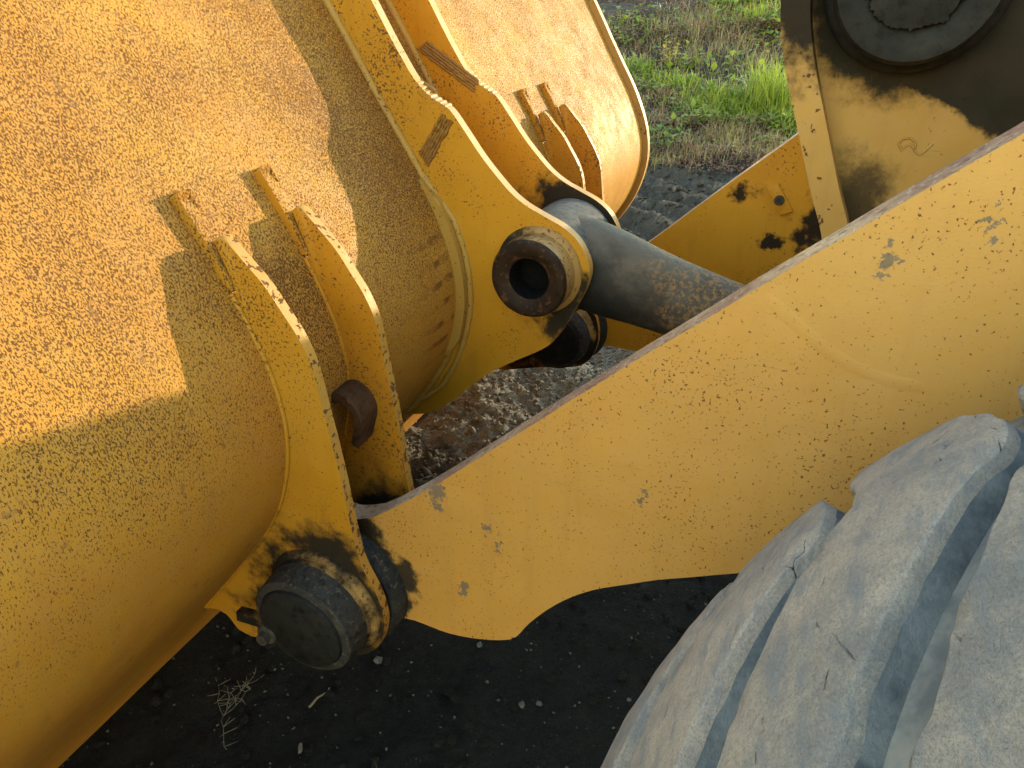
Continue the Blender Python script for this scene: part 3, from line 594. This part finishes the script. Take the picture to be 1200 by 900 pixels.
# front frame with the towers that carry the arms
tower = [(0.62, -1.05), (0.55, -0.55), (0.78, -0.30), (1.02, 0.25), (1.30, 0.62), (1.55, 0.72), (1.75, 0.62), (1.95, 0.1), (2.05, -0.6), (2.02, -1.15)]
for y in (1.12, 1.945): prism('frame_tower', tower, y, y + 0.045, M['arm'], loader, 0.004)
prism('front_frame', [(0.45, -1.15), (0.42, -0.75), (0.60, -0.55), (0.95, -0.45), (1.9, -0.40), (2.35, -0.55), (2.4, -1.0), (2.1, -1.2)], 1.166, 1.944, M['arm'], loader, 0.006)
for y in (0.905, 1.99): lathe('hinge_pin', (1.55, y, H + 0.45), [(0, 0), (0, 0.08), (0.215, 0.08), (0.215, 0)], M['grease'], loader, 28)
tube('tilt_cylinder', [(1.62, YC, H + 0.30), (1.2, YC, H + 0.43), (1.0, YC, H + 0.49)], 0.085, M['far_arm'], loader, 24)
tube('cylinder_rod', [(1.02, YC, H + 0.485), (0.48, YC, H + 0.64)], 0.045, M['rod'], loader, 20)
lathe('axle', (0.75, 0.62, 0.87), [(0, 0), (0, 0.22), (0.3, 0.20), (0.55, 0.16), (1.32, 0.16), (1.57, 0.20), (1.87, 0.22), (1.87, 0)], M['machine_dark'], loader, 36)

# tyres
TY0 = 0.385; TC = (0.75, 0.87)
def rY(t): return 0.872 - 0.76*t*t
def tyre(yc, detail):
    prof = []
    for t in np.linspace(-0.30, 0.30, 31): prof.append((t, rY(t) - (0.029 if detail else 0.01)))
    side = [(0.322, 0.755), (0.338, 0.69), (0.340, 0.60), (0.325, 0.50), (0.300, 0.43), (0.275, 0.385), (0.24, 0.37)]
    prof = [(-a, b) for a, b in side[::-1]] + prof + side
    o = lathe('tyre', (0, 0, 0), prof, [M['groove_floor']], loader, 160, smooth=50)
    o.matrix_parent_inverse = Matrix.Translation(-Vector(loader.location)); o.location = (TC[0], yc, TC[1])
    r = lathe('rim', (TC[0], yc, TC[1]), [(-0.26, 0.385), (-0.27, 0.40), (-0.255, 0.40), (-0.24, 0.37), (-0.14, 0.35), (-0.10, 0.30), (-0.10, 0.19), (-0.16, 0.17), (-0.17, 0), (0.17, 0), (0.15, 0.3), (0.24, 0.37), (0.255, 0.40), (0.27, 0.40), (0.26, 0.385)], M['arm'], loader, 64)
    return o
near_tyre = tyre(TY0, True); near_tyre['label'] = 'worn dusty grey tyre with broad slanted lugs'
far_tyre = tyre(2*YC - TY0, False)
# lug outline: angle above the forward horizontal (degrees) at each Y, left (lower) and right (upper) edge
LY = np.array([0.20, 0.24, 0.28, 0.318, 0.350, 0.386, 0.420, 0.452, 0.492, 0.530, 0.562, 0.590, 0.620, 0.655, 0.675])
LL = np.array([27.4, 28.5, 29.7, 30.8, 31.8, 32.8, 33.8, 34.7, 35.9, 36.8, 36.9, 36.0, 35.3, 35.0, 35.2])
LR = np.array([33.9, 35.3, 36.6, 37.9, 39.0, 40.3, 41.5, 42.7, 44.1, 45.2, 45.3, 44.7, 43.6, 42.3, 41.6])
def lug_mesh(mirror, y_lo, shift):
    ys = np.concatenate([[y_lo - 0.012], np.linspace(y_lo, 0.668, 46), [0.682]]); bm = bmesh.new(); rows = []
    U = [(-0.09, -0.040), (-0.030, -0.012), (-0.004, -0.0025), (0.020, -0.0004)] + [(u, 0.0) for u in (0.12, 0.25, 0.38, 0.5, 0.62, 0.75, 0.88)] + [(0.980, -0.0004), (1.004, -0.0025), (1.030, -0.012), (1.09, -0.040)]
    for j, y in enumerate(ys):
        l = np.interp(y, LY, LL); r = np.interp(y, LY, LR); end = (j == 0 or j == len(ys) - 1); row = []
        for u, dr in U:
            th = math.radians(l + (r - l)*u + shift); t = y - TY0
            dd = -0.040 if end else dr
            if j == 1 or j == len(ys) - 2: dd = min(dd, -0.005)
            q = Vector((y*9, th*8, 4.2)); wear = 0.003*mnoise.noise(q) + 0.0022*mnoise.noise(q*3.1) if not end else 0
            R = rY(t) + dd + wear
            # old cuts bitten out of the lug's edges
            if dd > -0.02 and (u < 0.05 or u > 0.95): R -= 0.014*max(0, mnoise.noise(Vector((y*24, u*3, 1.7))) - 0.15); th += 0.007*mnoise.noise(Vector((y*27, u*5, 6.1)))
            yy = -t if mirror else t
            row.append(bm.verts.new((-math.cos(th)*R, yy, math.sin(th)*R)))
        rows.append(row)
    for A, B in zip(rows, rows[1:]):
        for k in range(len(U) - 1):
            f = bm.faces.new((A[k], A[k+1], B[k+1], B[k])); f.material_index = 1 if (k == 0 or k == len(U) - 2) else 0
    bmesh.ops.recalc_face_normals(bm, faces=bm.faces)
    me = bpy.data.meshes.new('lug'); bm.to_mesh(me); bm.free()
    me.materials.append(M['rubber']); me.materials.append(M['groove']); me.shade_smooth(); me.set_sharp_from_angle(angle=math.radians(28))
    return me
NL = 34
for me, off in ((lug_mesh(False, 0.205, 0), 0.0), (lug_mesh(True, 0.585, 0), 0.4)):
    for k in range(NL):
        o = bpy.data.objects.new('lug', me); col.objects.link(o); o.parent = near_tyre; o.matrix_parent_inverse = Matrix.Identity(4)
        o.rotation_euler = (0, 2*math.pi*(k + off)/NL, 0)

# rear of the machine (out of frame): hood and cab on the rear frame
prism('rear_frame', [(2.35, -1.1), (2.4, -0.5), (3.0, -0.35), (6.2, -0.3), (6.25, -1.0), (5.6, -1.2), (3.0, -1.25)], 1.05, 2.06, M['machine_dark'], loader, 0.01)
prism('engine_hood', [(4.1, -0.28), (4.1, 0.85), (4.3, 0.95), (6.0, 0.80), (6.25, 0.55), (6.25, -0.28)], 0.95, 2.16, M['arm'], loader, 0.04)
prism('cab', [(2.75, -0.33), (2.55, 0.35), (2.75, 1.55), (4.0, 1.60), (4.08, 0.35), (4.05, -0.26)], 0.95, 2.16, M['arm'], loader, 0.03)
for y in (0.944, 2.158): prism('cab_window', [(2.70, 0.38), (2.86, 1.42), (3.88, 1.46), (3.95, 0.38)], y, y + 0.008, M['glass'], loader, 0.0)

# ------------------------------------------------------------------ loose things on the ground
from bisect import bisect_right
_gx, _gy = gx.tolist(), gy.tolist(); _gz = GZ.tolist()
def gz(x, y):
    i = min(max(bisect_right(_gx, x) - 1, 0), nx - 2); j = min(max(bisect_right(_gy, y) - 1, 0), ny - 2)
    u = (x - _gx[i])/(_gx[i+1] - _gx[i]); v = (y - _gy[j])/(_gy[j+1] - _gy[j]); a, b = _gz[j], _gz[j+1]
    return (a[i]*(1-u) + a[i+1]*u)*(1-v) + (b[i]*(1-u) + b[i+1]*u)*v
def stone_mesh(seed, sub=2, flat=0.65):
    bm = bmesh.new(); bmesh.ops.create_icosphere(bm, subdivisions=sub, radius=1.0)
    for v in bm.verts:
        q = v.co*1.3 + Vector((seed*7.1, seed*3.3, 0)); v.co *= 1 + 0.5*mnoise.noise(q) + 0.35*mnoise.noise(q*2.7); v.co.z *= flat
    me = bpy.data.meshes.new('stone'); bm.to_mesh(me); bm.free(); return me
def place(px, py):                                                  # point of the level ground seen at a photo pixel
    d = right*(px - 600) + up*(450 - py) + fwd*850; t = -H/d.z; return (d.x*t, d.y*t)
for i, (px, py, r, lb) in enumerate([(780, 238, 0.045, 'pale rounded stone on bare soil beyond the lift arm'), (443, 773, 0.013, 'grey stone on dark soil beside the pin cap'),
                                     (612, 826, 0.010, 'small grey stone of a close pair on shaded soil'), (632, 825, 0.009, 'small grey stone of a close pair on shaded soil'), (737, 821, 0.006, 'tiny white stone on shaded soil near the tyre'), (562, 757, 0.009, 'small white stone under the lowest corner of the lift arm')]):
    x, y = place(px, py); me = stone_mesh(i, 3); o = mesh_obj('stone', me, M['stone'], None, 0); me.shade_smooth()
    o.location = (x, y, gz(x, y) + r*0.3); o.scale = (r, r*0.85, r); o.rotation_euler = (0.2, 0.1, i); tag(o, lb, 'stone', 'close pair of stones' if 'pair' in lb else None)
def batch(name, meshes_xyzrs, mat, kind='stuff', label=None, cat=None):
    """many small bits that nobody could count, joined in one mesh"""
    V = []; F = []; n = 0
    for v, f in meshes_xyzrs: V.append(v); F.append(f + n); n += len(v)
    V = np.concatenate(V); F = np.concatenate(F); me = bpy.data.meshes.new(name); me.vertices.add(len(V)); me.vertices.foreach_set('co', V.astype(np.float32).ravel())
    k = F.shape[1]; me.loops.add(F.size); me.loops.foreach_set('vertex_index', F.astype(np.int32).ravel()); me.polygons.add(len(F))
    me.polygons.foreach_set('loop_start', np.arange(0, F.size, k, dtype=np.int32)); me.polygons.foreach_set('loop_total', np.full(len(F), k, np.int32)); me.update(calc_edges=True); me.validate()
    o = mesh_obj(name, me, mat, None, 0)
    if kind: o['kind'] = kind
    if label: o['label'] = label
    if cat: o['category'] = cat
    return o
def as_np(me):
    V = np.array([v.co[:] for v in me.vertices]); F = np.array([p.vertices[:] for p in me.polygons]); return V, F
protos = [as_np(stone_mesh(20 + k, 1, 0.8)) for k in range(8)]
def scatter(n, xr, yr, rmin, rmax, power, sink=0.25, keep=None):
    out = []
    while len(out) < n:
        x = rng.uniform(*xr); y = rng.uniform(*yr)
        if keep and not keep(x, y): continue
        r = rmin + (rmax - rmin)*rng.random()**power; V, F = protos[rng.integers(8)]
        a = rng.uniform(0, 6.28); ca, sa = math.cos(a), math.sin(a); W = V*r*np.array([1, rng.uniform(0.6, 1), rng.uniform(0.6, 1)])
        W = np.c_[W[:, 0]*ca - W[:, 1]*sa, W[:, 0]*sa + W[:, 1]*ca, W[:, 2]] + [x, y, gz(x, y) + r*(0.5 - sink)]
        out.append((W, F))
    return out
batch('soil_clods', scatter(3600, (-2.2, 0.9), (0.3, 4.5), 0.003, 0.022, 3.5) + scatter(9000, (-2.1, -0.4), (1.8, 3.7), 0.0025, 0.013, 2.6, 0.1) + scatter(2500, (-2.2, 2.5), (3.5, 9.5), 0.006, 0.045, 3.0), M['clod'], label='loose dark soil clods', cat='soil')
batch('gravel', scatter(2600, (-1.6, 0.6), (0.4, 2.6), 0.0012, 0.006, 4.0, 0.0) + scatter(350, (-2.2, 2.5), (2.6, 9), 0.004, 0.016, 3.0, 0.0), M['pebble'], label='scattered light grit on the soil', cat='gravel')
def stick(name, pts, r, mat, label, cat='twig'):
    bm = bmesh.new(); n = len(pts)
    tube_bm(bm, pts, [r*(1 - 0.5*i/(n-1)) for i in range(n)], 6); o = bm_obj(name, bm, mat, None, 60); tag(o, label, cat); return o
def on_ground(pix, lift=0.006):
    out = []
    for px, py in pix: x, y = place(px, py); out.append((x, y, gz(x, y) + lift))
    return out
stick('twig', on_ground([(362, 828), (372, 818), (384, 811), (386, 806)], 0.008), 0.004, M['wood'], 'short bent twig on dark soil below the pin cap')
x, y = place(352, 877); me = stone_mesh(33, 2, 0.5); o = mesh_obj('wood_chip', me, M['drystem'], None, 0); me.shade_smooth(); o.location = (x, y, gz(x, y) + 0.004); o.scale = (0.006, 0.016, 0.006); o.rotation_euler = (0, 0, 0.6); tag(o, 'pale wood chip lying alone on the dark soil', 'wood chip')

# ------------------------------------------------------------------ plants
def blades(n, cx, cy, spread, h, w, lean, bend=0.5, z=None):
    """grass blades: 3-segment tapering strips as quads"""
    out = []
    for _ in range(n):
        a = rng.uniform(0, 6.28); q = spread*math.sqrt(rng.random()); x = cx + math.cos(a)*q; y = cy + math.sin(a)*q
        zz = gz(x, y) if z is None else z
        d = rng.uniform(0, 6.28); L = h*rng.uniform(0.5, 1.0); ln = lean*rng.uniform(0.2, 1.0); s = np.array([-math.sin(d), math.cos(d), 0])*w*rng.uniform(0.6, 1.1); V = []
        for k, t in enumerate((0, 0.4, 0.75, 1.0)):
            c = np.array([x + math.cos(d)*ln*L*t**1.8, y + math.sin(d)*ln*L*t**1.8, zz - 0.01 + L*(t - bend*ln*t*t*0.6)]); k2 = (1, 0.9, 0.55, 0.06)[k]
            V += [c - s*k2*0.5, c + s*k2*0.5]
        out.append((np.array(V), np.array([[0, 1, 3, 2], [2, 3, 5, 4], [4, 5, 7, 6]])))
    return out
def leaves(n, cx, cy, spread, h0, h1, size, base_z=None):
    """small oval leaves on random planes, 2 quads each folded on the midrib"""
    out = []
    for _ in range(n):
        a = rng.uniform(0, 6.28); q = spread*math.sqrt(rng.random()); x = cx + math.cos(a)*q; y = cy + math.sin(a)*q; z = (gz(x, y) if base_z is None else base_z) + rng.uniform(h0, h1)*(1 - 0.5*q/spread)
        d = Vector((math.cos(a) + rng.normal()*0.6, math.sin(a) + rng.normal()*0.6, rng.uniform(-0.3, 0.8))).normalized(); s = d.cross(Vector((0, 0, 1))).normalized(); u = s.cross(d)
        L = size*rng.uniform(0.5, 1.1); w = L*rng.uniform(0.28, 0.42); c = Vector((x, y, z))
        P = [c, c + d*L*0.45 + s*w + u*w*0.3, c + d*L - u*L*0.12, c + d*L*0.45 - s*w + u*w*0.3, c + d*L*0.5]
        out.append((np.array([p[:] for p in P]), np.array([[0, 1, 2, 4], [0, 4, 2, 3]])))
    return out
def on_bank(px, py):
    """first hit of the photo pixel's ray with the terrain"""
    d = (right*(px - 600) + up*(450 - py) + fwd*850).normalized(); t = 2.0
    while t < 60:
        p = d*t
        if p.z + H < gz(p.x, p.y): return p.x, p.y, t
        t += 0.05
    return d.x*30, d.y*30, 30
def plant(name, px, py, label, cat, parts, group=None):
    x, y, t = on_bank(px, py); e = empty(name, (x, y, gz(x, y)), label, cat, group)
    for nm, mat, fn in parts:
        o = batch(nm, fn(x, y), mat); attach(o, e)
    return e
def stems(n, cx, cy, spread, h, w): return blades(n, cx, cy, spread, h, w, 0.35, 0.2)
P_ = plant
P_('tall_grass_clump', 908, 128, 'bright green tall grass clump next to the bell crank edge', 'grass', [('blade', M['grass'], lambda x, y: blades(430, x, y, 0.42, 0.72, 0.017, 0.7)), ('dry_blade', M['grass_dry'], lambda x, y: blades(50, x, y, 0.42, 0.55, 0.012, 0.7))])
P_('grey_weed', 878, 122, 'grey-green feathery weed beside the tall bright grass clump', 'weed', [('stem', M['leaf_grey'], lambda x, y: stems(24, x, y, 0.10, 0.42, 0.009)), ('leaf', M['leaf_grey'], lambda x, y: leaves(170, x, y, 0.17, 0.10, 0.42, 0.045))])
P_('yellow_weed', 783, 80, 'yellowing upright weed on the bare bank', 'weed', [('stem', M['leaf_yellow'], lambda x, y: stems(10, x, y, 0.10, 0.45, 0.010)), ('leaf', M['leaf_yellow'], lambda x, y: leaves(75, x, y, 0.15, 0.05, 0.50, 0.085))])
P_('broadleaf_weed', 806, 82, 'lime green broad-leaved weed beside the yellowing one', 'weed', [('stem', M['leaf'], lambda x, y: stems(8, x, y, 0.10, 0.40, 0.010)), ('leaf', M['grass'], lambda x, y: leaves(60, x, y, 0.17, 0.05, 0.42, 0.10))])
P_('dry_seed_weed', 815, 50, 'brown dead seed-head weed high on the bank', 'weed', [('stem', M['grass_dry'], lambda x, y: stems(22, x, y, 0.15, 0.5, 0.010)), ('seed_head', M['leaf_red'], lambda x, y: leaves(110, x, y, 0.20, 0.15, 0.60, 0.05))])
P_('creeping_weed', 815, 140, 'low dark green creeping weed mat below the grass strip', 'weed', [('leaf', M['leaf'], lambda x, y: leaves(420, x, y, 0.42, 0.02, 0.14, 0.075))])
P_('creeping_weed', 925, 148, 'low leafy green weed against the far lift arm', 'weed', [('leaf', M['leaf'], lambda x, y: leaves(300, x, y, 0.30, 0.03, 0.20, 0.07))])
P_('dry_grass_tuft', 850, 165, 'straw coloured dry grass tuft on the red-brown ground cover', 'grass', [('blade', M['grass_dry'], lambda x, y: blades(150, x, y, 0.28, 0.30, 0.008, 0.9)), ('green_blade', M['leaf_yellow'], lambda x, y: blades(60, x, y, 0.3, 0.22, 0.009, 0.9))])
def mass(name, mat, fn, spots, label, cat):
    out = []
    for px, py, k in spots:
        x, y, t = on_bank(px, py); out += fn(x, y, k, min(max(t/8.0, 0.8), 2.2))
    return batch(name, out, mat, label=label, cat=cat)
rs = random.Random(4)
strip_g = [(740 + k*11 + rs.uniform(-8, 8), 92 + k*3.6 + rs.uniform(-9, 9), 1.0) for k in range(17)] + [(rs.uniform(830, 935), rs.uniform(122, 150), 1.0) for _ in range(22)] + [(rs.uniform(850, 930), rs.uniform(0, 30), 0.8) for _ in range(10)]
mass('grass', M['grass'], lambda x, y, k, q: blades(int(60*k), x, y, 0.20*q, 0.21*q, 0.012*q, 0.9), strip_g, 'bright green grass in strips along the bank', 'grass')
mass('weeds', M['leaf'], lambda x, y, k, q: leaves(int(60*k), x, y, 0.26*q, 0.01, 0.13*q, 0.085*q), strip_g + [(rs.uniform(715, 930), rs.uniform(20, 190), 0.4) for _ in range(75)], 'low green weeds mixed through the grass', 'weeds')
mass('red_ground_cover', M['leaf_red'], lambda x, y, k, q: leaves(int(140*k), x, y, 0.42*q, 0.0, 0.11*q, 0.05*q), [(rs.uniform(760, 900), rs.uniform(150, 195), 1) for _ in range(26)] + [(rs.uniform(720, 800), rs.uniform(60, 150), 0.7) for _ in range(18)] + [(rs.uniform(870, 925), rs.uniform(30, 45), 0.8) for _ in range(8)] + [(rs.uniform(705, 930), rs.uniform(-8, 60), 0.9) for _ in range(30)], 'reddish-brown withered ground cover', 'weeds')
mass('dry_grass', M['grass_dry'], lambda x, y, k, q: blades(int(110*k), x, y, 0.50*q, 0.20*q, 0.007*q, 1.0), [(rs.uniform(715, 935), rs.uniform(25, 195), 1) for _ in range(48)], 'thin dry grass over the bank', 'grass')
# a bleached dead weed under the bucket
bx, by = place(262, 838); root = (bx, by, gz(bx, by)); bm = bmesh.new(); r2 = random.Random(3)
for k in range(6):
    a = r2.uniform(0, 6.28); L = r2.uniform(0.12, 0.24); pts = [Vector(root)]
    for j in range(1, 6): pts.append(pts[-1] + Vector((math.cos(a)*0.7 + r2.uniform(-0.3, 0.3), math.sin(a)*0.7 + r2.uniform(-0.3, 0.3), 0.22 - 0.07*j))*L/5)
    tube_bm(bm, pts, [0.0008]*6, 5)
    for j in range(2, 6):
        for s in range(2): tube_bm(bm, [pts[j], pts[j] + Vector((r2.uniform(-1, 1), r2.uniform(-1, 1), r2.uniform(-0.2, 0.8)))*0.03], [0.0008, 0.0005], 4)
tag(bm_obj('dead_weed', bm, M['drystem'], None, 60), 'bleached thin dead weed on dark soil under the bucket', 'weed')
